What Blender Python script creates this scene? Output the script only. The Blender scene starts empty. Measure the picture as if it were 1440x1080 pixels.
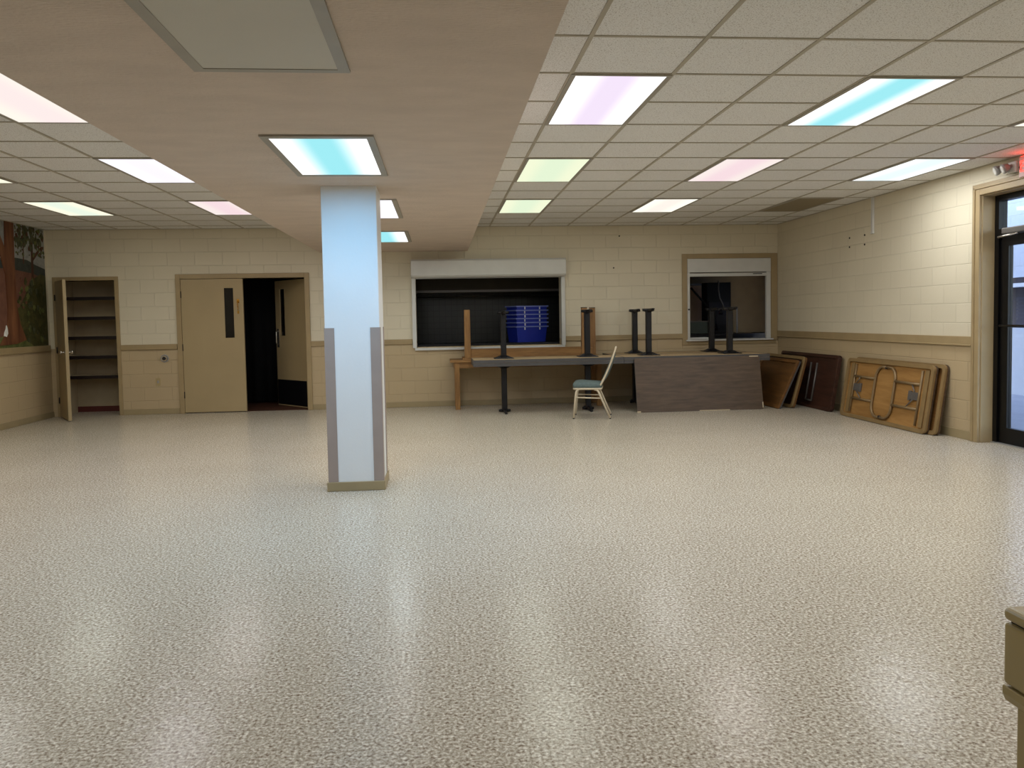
import bpy, bmesh, math, random
from mathutils import Vector, Matrix
random.seed(4)
scene = bpy.context.scene
COL = scene.collection
PI = math.pi
R = math.radians

# ------------------------------------------------------------------ helpers
def lin(r, g, b):
    f = lambda c: (c/255/12.92) if c/255 <= .04045 else ((c/255+.055)/1.055)**2.4
    return (f(r), f(g), f(b), 1.0)

class MB:
    """collects shapes and links them as ONE mesh object"""
    def __init__(self, origin=(0, 0, 0)):
        self.v, self.f, self.m, self.s = [], [], [], []
        self.o = Vector(origin)
    def add(self, vs, fs, mi=0, smooth=False):
        b = len(self.v)
        self.v += [tuple(Vector(p)-self.o) for p in vs]
        for q in fs:
            self.f.append([i+b for i in q]); self.m.append(mi); self.s.append(smooth)
        return self
    def box(self, x0, x1, y0, y1, z0, z1, mi=0):
        vs = [(x, y, z) for z in (z0, z1) for y in (y0, y1) for x in (x0, x1)]
        return self.add(vs, [(0, 2, 3, 1), (4, 5, 7, 6), (0, 1, 5, 4), (2, 6, 7, 3), (0, 4, 6, 2), (1, 3, 7, 5)], mi)
    def prism(self, poly, axis, a0, a1, mi=0):
        def P(u, w, a):
            return {'x': (a, u, w), 'y': (u, a, w), 'z': (u, w, a)}[axis]
        n = len(poly)
        vs = [P(u, w, a0) for u, w in poly]+[P(u, w, a1) for u, w in poly]
        fs = [list(range(n))[::-1], list(range(n, 2*n))]+[(i, (i+1) % n, n+(i+1) % n, n+i) for i in range(n)]
        return self.add(vs, fs, mi)
    def ring(self, outer, inner, axis, a0, a1, mi=0):
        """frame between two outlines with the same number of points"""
        def P(u, w, a):
            return {'x': (a, u, w), 'y': (u, a, w), 'z': (u, w, a)}[axis]
        n = len(outer)
        vs = []
        for a in (a0, a1):
            vs += [P(u, w, a) for u, w in outer]+[P(u, w, a) for u, w in inner]
        fs = []
        for i in range(n):
            j = (i+1) % n
            fs += [(i, j, n+j, n+i), (2*n+i, 3*n+i, 3*n+j, 2*n+j), (i, 2*n+i, 2*n+j, j), (n+i, n+j, 3*n+j, 3*n+i)]
        return self.add(vs, fs, mi)
    def tube(self, pts, r, n=10, closed=False, mi=0):
        pts = [Vector(p) for p in pts]
        rs = r if isinstance(r, (list, tuple)) else [r]*len(pts)
        m = len(pts)
        vs, up = [], None
        for i, p in enumerate(pts):
            if closed:
                t = (pts[(i+1) % m]-pts[i-1]).normalized()
            else:
                t = (pts[min(i+1, m-1)]-pts[max(i-1, 0)]).normalized()
            if up is None:
                a = Vector((0, 0, 1)) if abs(t.z) < .9 else Vector((1, 0, 0))
                up = t.cross(a).normalized()
            up = (up-t*up.dot(t)).normalized()
            w = t.cross(up)
            for k in range(n):
                an = 2*PI*k/n
                vs.append(p+(up*math.cos(an)+w*math.sin(an))*rs[i])
        fs = []
        for i in range(m if closed else m-1):
            for k in range(n):
                a, b = i*n+k, i*n+(k+1) % n
                c, d = ((i+1) % m)*n+(k+1) % n, ((i+1) % m)*n+k
                fs.append((a, b, c, d))
        self.add(vs, fs, mi, True)
        if not closed:
            b = len(self.v)-len(vs)
            self.f.append([b+k for k in range(n)][::-1]); self.m.append(mi); self.s.append(False)
            self.f.append([b+(m-1)*n+k for k in range(n)]); self.m.append(mi); self.s.append(False)
        return self
    def frustum(self, c0, h0, c1, h1, mi=0):
        """square section of half sizes h0 at c0 to h1 at c1 (stacked in z)"""
        vs = []
        for c, h in ((c0, h0), (c1, h1)):
            vs += [(c[0]-h[0], c[1]-h[1], c[2]), (c[0]+h[0], c[1]-h[1], c[2]), (c[0]+h[0], c[1]+h[1], c[2]), (c[0]-h[0], c[1]+h[1], c[2])]
        return self.add(vs, [(3, 2, 1, 0), (4, 5, 6, 7), (0, 1, 5, 4), (1, 2, 6, 5), (2, 3, 7, 6), (3, 0, 4, 7)], mi)
    def build(self, name, mats, parent=None, bevel=0, seg=2):
        me = bpy.data.meshes.new(name)
        me.from_pydata(self.v, [], self.f)
        if not isinstance(mats, (list, tuple)):
            mats = [mats]
        for mt in mats:
            me.materials.append(mt)
        for p, mi, sm in zip(me.polygons, self.m, self.s):
            p.material_index = mi
            p.use_smooth = sm
        bm = bmesh.new(); bm.from_mesh(me)
        bmesh.ops.recalc_face_normals(bm, faces=bm.faces)
        bm.to_mesh(me); bm.free()
        o = bpy.data.objects.new(name, me)
        COL.objects.link(o)
        if parent is not None:
            o.parent = parent
        if bevel:
            b = o.modifiers.new('bevel', 'BEVEL')
            b.width = bevel; b.segments = seg; b.limit_method = 'ANGLE'; b.angle_limit = R(40)
            b.harden_normals = False
        return o

def thing(name, label, cat, loc=(0, 0, 0), rot=(0, 0, 0), group=None, kind=None):
    o = bpy.data.objects.new(name, None)
    COL.objects.link(o)
    o.empty_display_size = .1
    o.location = loc; o.rotation_euler = rot
    return tag(o, label, cat, group, kind)

def tag(o, label, cat, group=None, kind=None):
    o['label'] = label; o['category'] = cat
    if group: o['group'] = group
    if kind: o['kind'] = kind
    return o

def copy_tree(o, parent=None):
    c = o.copy(); COL.objects.link(c)
    if parent is not None: c.parent = parent
    for ch in [x for x in COL.objects if x.parent == o]:
        copy_tree(ch, c)
    return c

def rrect(x0, x1, y0, y1, r, n=5):
    out = []
    for cx, cy, a0 in ((x1-r, y1-r, 0), (x0+r, y1-r, 90), (x0+r, y0+r, 180), (x1-r, y0+r, 270)):
        for i in range(n+1):
            a = R(a0+90*i/n)
            out.append((cx+r*math.cos(a), cy+r*math.sin(a)))
    return out

# ------------------------------------------------------------------ materials
def new_mat(name):
    m = bpy.data.materials.new(name); m.use_nodes = True
    nt = m.node_tree
    return m, nt, nt.nodes, nt.links, nt.nodes['Principled BSDF']

def N(nodes, t, **kw):
    n = nodes.new(t)
    for k, v in kw.items():
        if k in n.inputs: n.inputs[k].default_value = v
        else: setattr(n, k, v)
    return n

def plain(name, col, rough=.55, metal=0.0, var=.12, scale=6.0, bump=0.0, bscale=60.0, spec=.4, stretch=(1, 1, 1)):
    m, nt, nd, lk, b = new_mat(name)
    tc = N(nd, 'ShaderNodeTexCoord'); mp = N(nd, 'ShaderNodeMapping')
    mp.inputs['Scale'].default_value = stretch
    lk.new(tc.outputs['Object'], mp.inputs['Vector'])
    nz = N(nd, 'ShaderNodeTexNoise', Scale=scale, Detail=4.0)
    lk.new(mp.outputs[0], nz.inputs['Vector'])
    rp = N(nd, 'ShaderNodeValToRGB')
    rp.color_ramp.elements[0].position = .3; rp.color_ramp.elements[1].position = .7
    rp.color_ramp.elements[0].color = tuple(c*(1-var) for c in col[:3])+(1,)
    rp.color_ramp.elements[1].color = tuple(min(1, c*(1+var)) for c in col[:3])+(1,)
    lk.new(nz.outputs['Fac'], rp.inputs[0]); lk.new(rp.outputs[0], b.inputs['Base Color'])
    b.inputs['Roughness'].default_value = rough; b.inputs['Metallic'].default_value = metal
    b.inputs['Specular IOR Level'].default_value = spec
    if bump:
        n2 = N(nd, 'ShaderNodeTexNoise', Scale=bscale, Detail=3.0)
        lk.new(mp.outputs[0], n2.inputs['Vector'])
        bp = N(nd, 'ShaderNodeBump', Strength=bump, Distance=.01)
        lk.new(n2.outputs['Fac'], bp.inputs['Height']); lk.new(bp.outputs[0], b.inputs['Normal'])
    return m

def wood(name, dark, light, axis='x', scale=3.0, rough=.45, spec=.4):
    m, nt, nd, lk, b = new_mat(name)
    tc = N(nd, 'ShaderNodeTexCoord'); mp = N(nd, 'ShaderNodeMapping')
    st = {'x': (.12, 1, 1), 'y': (1, .12, 1), 'z': (1, 1, .12)}[axis]
    mp.inputs['Scale'].default_value = tuple(s*scale*6 for s in st)
    lk.new(tc.outputs['Object'], mp.inputs['Vector'])
    nz = N(nd, 'ShaderNodeTexNoise', Scale=1.6, Detail=6.0, Roughness=.65, Distortion=.6)
    lk.new(mp.outputs[0], nz.inputs['Vector'])
    rp = N(nd, 'ShaderNodeValToRGB')
    rp.color_ramp.elements[0].position = .32; rp.color_ramp.elements[1].position = .68
    rp.color_ramp.elements[0].color = dark; rp.color_ramp.elements[1].color = light
    lk.new(nz.outputs['Fac'], rp.inputs[0]); lk.new(rp.outputs[0], b.inputs['Base Color'])
    b.inputs['Roughness'].default_value = rough
    b.inputs['Specular IOR Level'].default_value = spec
    return m

def block(name, col, plane, rough=.5):
    """painted concrete block: joints and grain are relief only"""
    m, nt, nd, lk, b = new_mat(name)
    tc = N(nd, 'ShaderNodeTexCoord'); sp = N(nd, 'ShaderNodeSeparateXYZ'); cb = N(nd, 'ShaderNodeCombineXYZ')
    lk.new(tc.outputs['Object'], sp.inputs[0])
    lk.new(sp.outputs['X' if plane == 'xz' else 'Y'], cb.inputs['X']); lk.new(sp.outputs['Z'], cb.inputs['Y'])
    br = N(nd, 'ShaderNodeTexBrick', Scale=1.0)
    br.inputs['Mortar Size'].default_value = .006; br.inputs['Mortar Smooth'].default_value = .5
    br.inputs['Brick Width'].default_value = .4064; br.inputs['Row Height'].default_value = .2032
    br.inputs['Color1'].default_value = tuple(c*.985 for c in col[:3])+(1,)
    br.inputs['Color2'].default_value = tuple(min(1, c*1.015) for c in col[:3])+(1,)
    br.inputs['Mortar'].default_value = tuple(c*.95 for c in col[:3])+(1,)  # joints a touch darker, painting in groove shade
    lk.new(cb.outputs[0], br.inputs['Vector'])
    nz = N(nd, 'ShaderNodeTexNoise', Scale=1.3, Detail=5.0)
    lk.new(tc.outputs['Object'], nz.inputs['Vector'])
    mx = N(nd, 'ShaderNodeMix', data_type='RGBA', blend_type='MULTIPLY')
    mx.inputs[0].default_value = 1.0
    rp = N(nd, 'ShaderNodeValToRGB')
    rp.color_ramp.elements[0].color = (.92, .92, .91, 1); rp.color_ramp.elements[1].color = (1.05, 1.05, 1.05, 1)
    lk.new(nz.outputs['Fac'], rp.inputs[0])
    lk.new(br.outputs['Color'], mx.inputs[6]); lk.new(rp.outputs[0], mx.inputs[7])
    lk.new(mx.outputs[2], b.inputs['Base Color'])
    n2 = N(nd, 'ShaderNodeTexNoise', Scale=90.0, Detail=3.0)
    lk.new(tc.outputs['Object'], n2.inputs['Vector'])
    ad = N(nd, 'ShaderNodeMath', operation='MULTIPLY_ADD')
    lk.new(br.outputs['Fac'], ad.inputs[0]); ad.inputs[1].default_value = -1.0
    sc = N(nd, 'ShaderNodeMath', operation='MULTIPLY'); sc.inputs[1].default_value = .22
    lk.new(n2.outputs['Fac'], sc.inputs[0]); lk.new(sc.outputs[0], ad.inputs[2])
    bp = N(nd, 'ShaderNodeBump', Strength=.55, Distance=.009)
    lk.new(ad.outputs[0], bp.inputs['Height']); lk.new(bp.outputs[0], b.inputs['Normal'])
    b.inputs['Roughness'].default_value = rough; b.inputs['Specular IOR Level'].default_value = .35
    return m

def floor_mat():
    m, nt, nd, lk, b = new_mat('speckled_vinyl_tile')
    tc = N(nd, 'ShaderNodeTexCoord')
    n1 = N(nd, 'ShaderNodeTexNoise', Scale=82.0, Detail=3.0, Roughness=.6, Distortion=.3)
    lk.new(tc.outputs['Object'], n1.inputs['Vector'])
    rp = N(nd, 'ShaderNodeValToRGB')
    cr = rp.color_ramp
    cr.elements[0].position = .31; cr.elements[0].color = lin(114, 94, 76)
    cr.elements[1].position = .70; cr.elements[1].color = lin(243, 238, 226)
    e = cr.elements.new(.43); e.color = lin(166, 155, 137)
    e = cr.elements.new(.54); e.color = lin(196, 188, 171)
    lk.new(n1.outputs['Fac'], rp.inputs[0])
    n3 = N(nd, 'ShaderNodeTexNoise', Scale=1.1, Detail=3.0)
    lk.new(tc.outputs['Object'], n3.inputs['Vector'])
    r3 = N(nd, 'ShaderNodeValToRGB')
    r3.color_ramp.elements[0].color = (.9, .89, .87, 1); r3.color_ramp.elements[1].color = (1.04, 1.04, 1.04, 1)
    lk.new(n3.outputs['Fac'], r3.inputs[0])
    mx = N(nd, 'ShaderNodeMix', data_type='RGBA', blend_type='MULTIPLY'); mx.inputs[0].default_value = 1
    lk.new(rp.outputs[0], mx.inputs[6]); lk.new(r3.outputs[0], mx.inputs[7])
    # rare dark specks
    vo = N(nd, 'ShaderNodeTexVoronoi', Scale=7.0)
    lk.new(tc.outputs['Object'], vo.inputs['Vector'])
    th = N(nd, 'ShaderNodeMath', operation='LESS_THAN'); th.inputs[1].default_value = .035
    lk.new(vo.outputs['Distance'], th.inputs[0])
    m2 = N(nd, 'ShaderNodeMix', data_type='RGBA'); m2.inputs[7].default_value = lin(82, 66, 54)
    hf = N(nd, 'ShaderNodeMath', operation='MULTIPLY'); hf.inputs[1].default_value = .6
    lk.new(th.outputs[0], hf.inputs[0]); lk.new(hf.outputs[0], m2.inputs[0]); lk.new(mx.outputs[2], m2.inputs[6])
    lk.new(m2.outputs[2], b.inputs['Base Color'])
    b.inputs['Roughness'].default_value = .2; b.inputs['Specular IOR Level'].default_value = .08
    n2 = N(nd, 'ShaderNodeTexNoise', Scale=14.0, Detail=2.0)
    lk.new(tc.outputs['Object'], n2.inputs['Vector'])
    bp = N(nd, 'ShaderNodeBump', Strength=.22, Distance=.01)
    lk.new(n2.outputs['Fac'], bp.inputs['Height']); lk.new(bp.outputs[0], b.inputs['Normal'])
    return m

def tile_mat():
    m, nt, nd, lk, b = new_mat('acoustic_tile')
    tc = N(nd, 'ShaderNodeTexCoord')
    n1 = N(nd, 'ShaderNodeTexNoise', Scale=150.0, Detail=2.0, Distortion=.8)
    lk.new(tc.outputs['Object'], n1.inputs['Vector'])
    rp = N(nd, 'ShaderNodeValToRGB')
    rp.color_ramp.elements[0].position = .33; rp.color_ramp.elements[0].color = lin(176, 171, 163)
    rp.color_ramp.elements[1].position = .46; rp.color_ramp.elements[1].color = lin(230, 230, 228)
    lk.new(n1.outputs['Fac'], rp.inputs[0]); lk.new(rp.outputs[0], b.inputs['Base Color'])
    bp = N(nd, 'ShaderNodeBump', Strength=.4, Distance=.004)
    lk.new(n1.outputs['Fac'], bp.inputs['Height']); lk.new(bp.outputs[0], b.inputs['Normal'])
    b.inputs['Roughness'].default_value = .95; b.inputs['Specular IOR Level'].default_value = .1
    return m

def lens_mat(name, edge, mid, strength):
    """lit diffuser: colour runs across the width like the tubes behind it"""
    m, nt, nd, lk, b = new_mat(name)
    nd.remove(b)
    tc = N(nd, 'ShaderNodeTexCoord'); sp = N(nd, 'ShaderNodeSeparateXYZ')
    lk.new(tc.outputs['Object'], sp.inputs[0])
    ab = N(nd, 'ShaderNodeMath', operation='ABSOLUTE'); lk.new(sp.outputs['X'], ab.inputs[0])
    dv = N(nd, 'ShaderNodeMath', operation='DIVIDE'); dv.inputs[1].default_value = .275
    lk.new(ab.outputs[0], dv.inputs[0])
    rp = N(nd, 'ShaderNodeValToRGB')
    rp.color_ramp.interpolation = 'EASE'
    rp.color_ramp.elements[0].position = .18; rp.color_ramp.elements[0].color = tuple(mid)+(1,)
    rp.color_ramp.elements[1].position = .84; rp.color_ramp.elements[1].color = tuple(edge)+(1,)
    lk.new(dv.outputs[0], rp.inputs[0])
    em = N(nd, 'ShaderNodeEmission', Strength=strength)
    lk.new(rp.outputs[0], em.inputs['Color'])
    lk.new(em.outputs[0], nd['Material Output'].inputs['Surface'])
    return m

def glow(name, col, strength):
    m, nt, nd, lk, b = new_mat(name)
    b.inputs['Base Color'].default_value = tuple(col)+(1,)
    b.inputs['Emission Color'].default_value = tuple(col)+(1,)
    b.inputs['Emission Strength'].default_value = strength
    return m

def glass_mat():
    m, nt, nd, lk, b = new_mat('door_glass')
    nd.remove(b)
    tr = N(nd, 'ShaderNodeBsdfTransparent'); tr.inputs['Color'].default_value = (.86, .9, .95, 1)
    gl = N(nd, 'ShaderNodeBsdfGlossy', Roughness=.02)
    mx = N(nd, 'ShaderNodeMixShader'); mx.inputs[0].default_value = .06
    lk.new(tr.outputs[0], mx.inputs[1]); lk.new(gl.outputs[0], mx.inputs[2])
    lk.new(mx.outputs[0], nd['Material Output'].inputs['Surface'])
    return m

def grid_mat(name, tile, grout, plane, size):
    m, nt, nd, lk, b = new_mat(name)
    tc = N(nd, 'ShaderNodeTexCoord'); sp = N(nd, 'ShaderNodeSeparateXYZ'); cb = N(nd, 'ShaderNodeCombineXYZ')
    lk.new(tc.outputs['Object'], sp.inputs[0])
    lk.new(sp.outputs[plane[0].upper()], cb.inputs['X']); lk.new(sp.outputs[plane[1].upper()], cb.inputs['Y'])
    br = N(nd, 'ShaderNodeTexBrick', Scale=1.0, offset=0.0)
    br.inputs['Mortar Size'].default_value = size*.04
    br.inputs['Brick Width'].default_value = size; br.inputs['Row Height'].default_value = size
    br.inputs['Color1'].default_value = tile; br.inputs['Color2'].default_value = tuple(c*1.15 for c in tile[:3])+(1,)
    br.inputs['Mortar'].default_value = grout
    lk.new(cb.outputs[0], br.inputs['Vector']); lk.new(br.outputs['Color'], b.inputs['Base Color'])
    b.inputs['Roughness'].default_value = .3
    return m

CREAM = lin(214, 205, 182)
TANP = lin(186, 166, 132)
M = {}
M['floor'] = floor_mat()
M['tile'] = tile_mat()
M['tbar'] = plain('ceiling_grid_metal', lin(172, 165, 148), .5, 0, .08)
M['soffit'] = plain('stippled_plaster', lin(206, 191, 177), .9, 0, .05, 3, .8, 34, .15, (1, 2.2, 1))
M['cream_b'] = block('cream_block_back', CREAM, 'xz'); M['tan_b'] = block('tan_block_back', TANP, 'xz')
M['cream_s'] = block('cream_block_side', CREAM, 'yz'); M['tan_s'] = block('tan_block_side', TANP, 'yz')
M['trim'] = plain('tan_trim_paint', lin(160, 140, 104), .4, 0, .06, 5, .05, 40)
M['base'] = plain('tan_base_vinyl', lin(158, 142, 108), .4, 0, .06)
M['door'] = plain('tan_door_paint', lin(168, 149, 112), .42, 0, .04, 2)
M['column'] = plain('white_column_paint', lin(226, 228, 228), .55, 0, .02, 2, .06, 50)
M['guard'] = plain('mauve_grey_guard', lin(158, 143, 134), .5, 0, .04)
M['white_metal'] = plain('white_enamel', lin(206, 206, 202), .35, 0, .03)
M['alu'] = plain('aluminium', lin(190, 190, 188), .35, .7, .04)
M['lightframe'] = plain('light_frame_grey', lin(160, 155, 144), .5, .2, .05)
M['unlit'] = plain('unlit_diffuser', lin(196, 193, 182), .6, 0, .03, 2, .1, 120)
M['unlit_dark'] = plain('unlit_dark_diffuser', lin(136, 124, 100), .6, 0, .03, 2)
M['black'] = plain('black_iron', lin(26, 25, 27), .42, .25, .15)
M['blackframe'] = plain('black_anodised', lin(10, 10, 12), .35, .3, .1)
M['laminate_grey'] = plain('grey_edge_vinyl', lin(78, 76, 76), .5, 0, .08)
M['particle'] = plain('raw_table_underside', lin(176, 152, 116), .75, 0, .12, 14)
M['laminate_brown'] = wood('brown_woodgrain_laminate', lin(68, 53, 40), lin(94, 76, 58), 'x', 2.5, .45)
M['chip'] = plain('chipped_edge', lin(200, 184, 154), .7, 0, .1, 20)
M['pine'] = wood('honey_pine', lin(114, 80, 42), lin(154, 114, 66), 'x', 2)
M['pine_v'] = wood('honey_pine_upright', lin(114, 80, 42), lin(154, 114, 66), 'z', 2)
M['ply'] = wood('honey_plywood_underside', lin(142, 102, 52), lin(174, 132, 76), 'x', 1.2, .55)
M['ply_edge'] = plain('tan_table_rim', lin(134, 110, 72), .5, 0, .1, 8)
M['walnut'] = wood('dark_walnut_underside', lin(46, 27, 20), lin(74, 46, 34), 'x', 2)
M['umber'] = wood('umber_underside', lin(92, 62, 30), lin(122, 84, 44), 'x', 1.5)
M['steelgrey'] = plain('grey_steel_tube', lin(112, 108, 104), .4, .5, .1)
M['brass_tube'] = plain('tan_enamel_tube', lin(132, 110, 78), .4, .3, .1)
M['chair_frame'] = plain('beige_chair_enamel', lin(208, 194, 168), .35, 0, .03)
M['teal'] = plain('teal_upholstery', lin(92, 107, 106), .8, 0, .12, 40, .2, 160)
M['rubber'] = plain('dark_rubber', lin(40, 36, 34), .7, 0, .1)
M['brass'] = plain('brass', lin(196, 150, 70), .25, .9, .08)
M['chrome'] = plain('polished_steel', lin(200, 196, 188), .18, .9, .04)
M['olive'] = plain('olive_brown_gloss_paint', lin(156, 138, 90), .3, 0, .05, 4, .05, 18)
M['darkshelf'] = plain('dark_brown_shelf', lin(30, 20, 18), .5, 0, .15)
M['maroon'] = plain('maroon_base', lin(92, 42, 36), .5, 0, .08)
M['closet'] = plain('closet_wall_paint', lin(176, 160, 130), .7, 0, .05)
M['corridor'] = plain('dark_corridor_paint', lin(36, 31, 26), .7, 0, .08)  # wall colour darkened to stand for the corridor's lack of light
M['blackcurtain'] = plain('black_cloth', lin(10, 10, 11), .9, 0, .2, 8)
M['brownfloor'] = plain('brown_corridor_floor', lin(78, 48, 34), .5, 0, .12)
M['kitchen'] = plain('kitchen_wall_paint', lin(104, 88, 66), .7, 0, .08)
M['ktile'] = grid_mat('dark_kitchen_tile', lin(44, 46, 43), lin(24, 26, 25), 'xz', .108)  # tile colour kept dark so the unlit kitchen stays near black
M['hood'] = plain('brown_steel_hood', lin(52, 46, 36), .4, .4, .1)
M['kdark'] = plain('kitchen_dark_steel', lin(20, 20, 24), .4, .3, .1)
M['kboard'] = plain('kitchen_pale_board', lin(200, 174, 148), .7, 0, .06)
M['blue'] = plain('blue_plastic', lin(30, 46, 150), .35, 0, .05)
M['bluerim'] = plain('blue_plastic_worn_rim', lin(112, 124, 190), .4, 0, .05)  # paler than the bins: highlights along the rims put into the colour
M['bin_clip'] = plain('white_clip', lin(210, 212, 220), .4, 0, .03)
M['dark'] = plain('dark_void', lin(8, 8, 8), .8, 0, .2)
M['glass'] = glass_mat()
M['smoked'] = plain('dark_vision_glass', lin(22, 20, 18), .12, 0, .1)
M['ivory'] = plain('ivory_plastic', lin(172, 154, 112), .4, 0, .04)
M['grey_plastic'] = plain('grey_plastic', lin(150, 148, 146), .4, 0, .05)
M['ext_block'] = block('exterior_painted_block', lin(196, 200, 214), 'yz')
M['ext_ground'] = plain('exterior_concrete', lin(168, 172, 182), .85, 0, .06, 3)
M['ext_dark'] = plain('exterior_brown_siding', lin(98, 88, 90), .8, 0, .1, 3, stretch=(1, 8, .3))
M['ext_white'] = plain('exterior_white_paint', lin(236, 238, 244), .6, 0, .02)
M['ext_soffit'] = plain('exterior_canopy_boards', lin(150, 152, 168), .7, 0, .05)
M['clear'] = plain('clear_lamp_plastic', lin(226, 224, 218), .2, 0, .03)
M['exit_body'] = plain('exit_sign_body', lin(196, 160, 150), .4, 0, .03)
M['exit_red'] = glow('exit_red', (1.0, .06, .04), 2.0)

# ------------------------------------------------------------------ room dimensions
H = 2.787           # tile ceiling
HS = 2.41           # dropped soffit
XL, XR = -5.79, 5.45
YB, YF = 12.36, -3.6
WT = .20
RAIL = 1.02
G = .6096
SX0, SX1 = -1.80, .455

def structure(mb, name, mats, label, cat, bevel=0):
    o = mb.build(name, mats, None, bevel)
    return tag(o, label, cat, None, 'structure')

structure(MB().box(XL-.3, XR+.17, YF-.3, 16.3, -.12, 0), 'floor', M['floor'], 'speckled beige vinyl floor of the whole hall', 'floor')

# ---- walls: split at the rail height into tan (below) and cream (above)
def wall_segs(mb, axis, a0, a1, segs):
    """segs: (u0,u1,z0,z1) along the wall; thickness a0..a1"""
    for u0, u1, z0, z1 in segs:
        parts = [(z0, z1, 0 if z1 <= RAIL else 1)] if (z1 <= RAIL or z0 >= RAIL) else [(z0, RAIL, 0), (RAIL, z1, 1)]
        for p0, p1, mi in parts:
            if axis == 'y': mb.box(u0, u1, a0, a1, p0, p1, mi)
            else: mb.box(a0, a1, u0, u1, p0, p1, mi)
    return mb
ZT = H+.12
# openings in the back wall
CL = (-5.665, -4.835, 2.03)     # closet
DR = (-3.88, -2.045, 2.035)     # double door
W1 = (-.36, 1.91, .93, 2.23)    # serving hatch one
W2 = (3.95, 5.335, .945, 2.25)  # serving hatch two
b = MB()
wall_segs(b, 'y', YB, YB+WT, [
    (XL-.2, CL[0], 0, ZT), (CL[0], CL[1], CL[2], ZT), (CL[1], DR[0], 0, ZT), (DR[0], DR[1], DR[2], ZT), (DR[1], W1[0], 0, ZT),
    (W1[0], W1[1], 0, W1[2]), (W1[0], W1[1], W1[3], ZT), (W1[1], W2[0], 0, ZT), (W2[0], W2[1], 0, W2[2]), (W2[0], W2[1], W2[3], ZT), (W2[1], XR+WT, 0, ZT)])
structure(b, 'wall_back', [M['tan_b'], M['cream_b']], 'painted block back wall, cream above the rail and tan below', 'wall')
DY0, DY1, DZ = 6.10, 7.535, 2.50   # glass door opening in the right wall
b = MB()
wall_segs(b, 'x', XR, XR+WT, [(YF-.2, DY0, 0, ZT), (DY0, DY1, DZ, ZT), (DY1, YB, 0, ZT)])
structure(b, 'wall_right', [M['tan_s'], M['cream_s']], 'painted block side wall that holds the glass door', 'wall')
b = MB()
wall_segs(b, 'x', XL-WT, XL, [(YF-.2, YB, 0, ZT)])
structure(b, 'wall_left', [M['tan_s'], M['cream_s']], 'painted block side wall that carries the forest mural', 'wall')
b = MB()
wall_segs(b, 'y', YF-WT, YF, [(XL, XR, 0, ZT)])
structure(b, 'wall_front', [M['tan_b'], M['cream_b']], 'painted block wall behind the photographer', 'wall')

# ---- ceilings
LY0 = 4.6706
def ceiling_part(name, x0, x1, xlines, label):
    b = MB().box(x0, x1, YF, YB, H, H+.02)
    w = .012
    for x in xlines:
        if x0+.02 < x < x1-.02: b.box(x-w, x+w, YF, YB, H-.006, H+.001, 1)
    j = -14
    while LY0+G*j < YB-.02:
        y = LY0+G*j
        if y > YF+.02: b.box(x0, x1, y-w*.8, y+w*.8, H-.005, H+.001, 1)
        j += 1
    # wall angle
    b.box(x0, x1, YB-.022, YB, H-.007, H+.001, 1)
    if x1 > 5: b.box(x1-.022, x1, YF, YB, H-.007, H+.001, 1)
    if x0 < -5: b.box(x0, x0+.022, YF, YB, H-.007, H+.001, 1)
    structure(b, name, [M['tile'], M['tbar']], label, 'ceiling')
GX0 = .805
GL0 = -2.915
ceiling_part('ceiling', SX1, XR, [GX0+G*i for i in range(0, 8)], 'white acoustic tile ceiling between the soffit and the glass door wall')
ceiling_part('ceiling.001', XL, SX0, [GL0+G*i for i in range(-5, 2)], 'white acoustic tile ceiling between the soffit and the mural wall')
structure(MB().box(SX0, SX1, YF, YB, HS, H+.02), 'ceiling.002', M['soffit'], 'dropped plaster soffit running down the middle of the hall', 'ceiling')

# ---- trims: chair rail, baseboards, frames
n_trim = [0]
def trim(mb, label, mat='trim', bevel=.004):
    n_trim[0] += 1
    structure(mb, 'trim_%d' % n_trim[0], M[mat], label, 'trim', bevel)
z0, z1 = .98, 1.058
b = MB()
for u0, u1 in ((CL[1]+.06, DR[0]-.08), (DR[1]+.065, -.425), (1.97, 3.865)):
    b.box(u0, u1, YB-.02, YB, z0, z1); b.box(u0, u1, YB-.028, YB, z0, z0+.016)
trim(b, 'tan chair rail along the back wall')
b = MB().box(XR-.02, XR, 7.65, YB-.03, z0, z1+.02); b.box(XR-.028, XR, 7.65, YB-.03, z0, z0+.016)
b.box(XR-.02, XR, YF, DY0-.11, z0, z1+.02)
trim(b, 'tan chair rail along the glass door wall')
b = MB().box(XL, XL+.02, YF, YB-.03, z0+.01, z1+.02); b.box(XL, XL+.028, YF, YB-.03, z0+.01, z0+.026)
trim(b, 'tan chair rail under the forest mural')
def baseboard(side, mb, label):
    structure(mb, 'baseboard_'+side, M['base'], label, 'baseboard', .004)
b = MB()
for u0, u1 in ((CL[1]+.06, DR[0]-.08), (DR[1]+.065, XR)):
    b.box(u0, u1, YB-.012, YB, 0, .085)
baseboard('back', b, 'tan vinyl baseboard of the back wall')
baseboard('right', MB().box(XR-.012, XR, 7.65, YB-.013, 0, .095).box(XR-.012, XR, YF, DY0-.11, 0, .095), 'tan vinyl baseboard of the glass door wall')
baseboard('left', MB().box(XL, XL+.012, YF, YB, 0, .085), 'tan vinyl baseboard of the mural wall')

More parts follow.
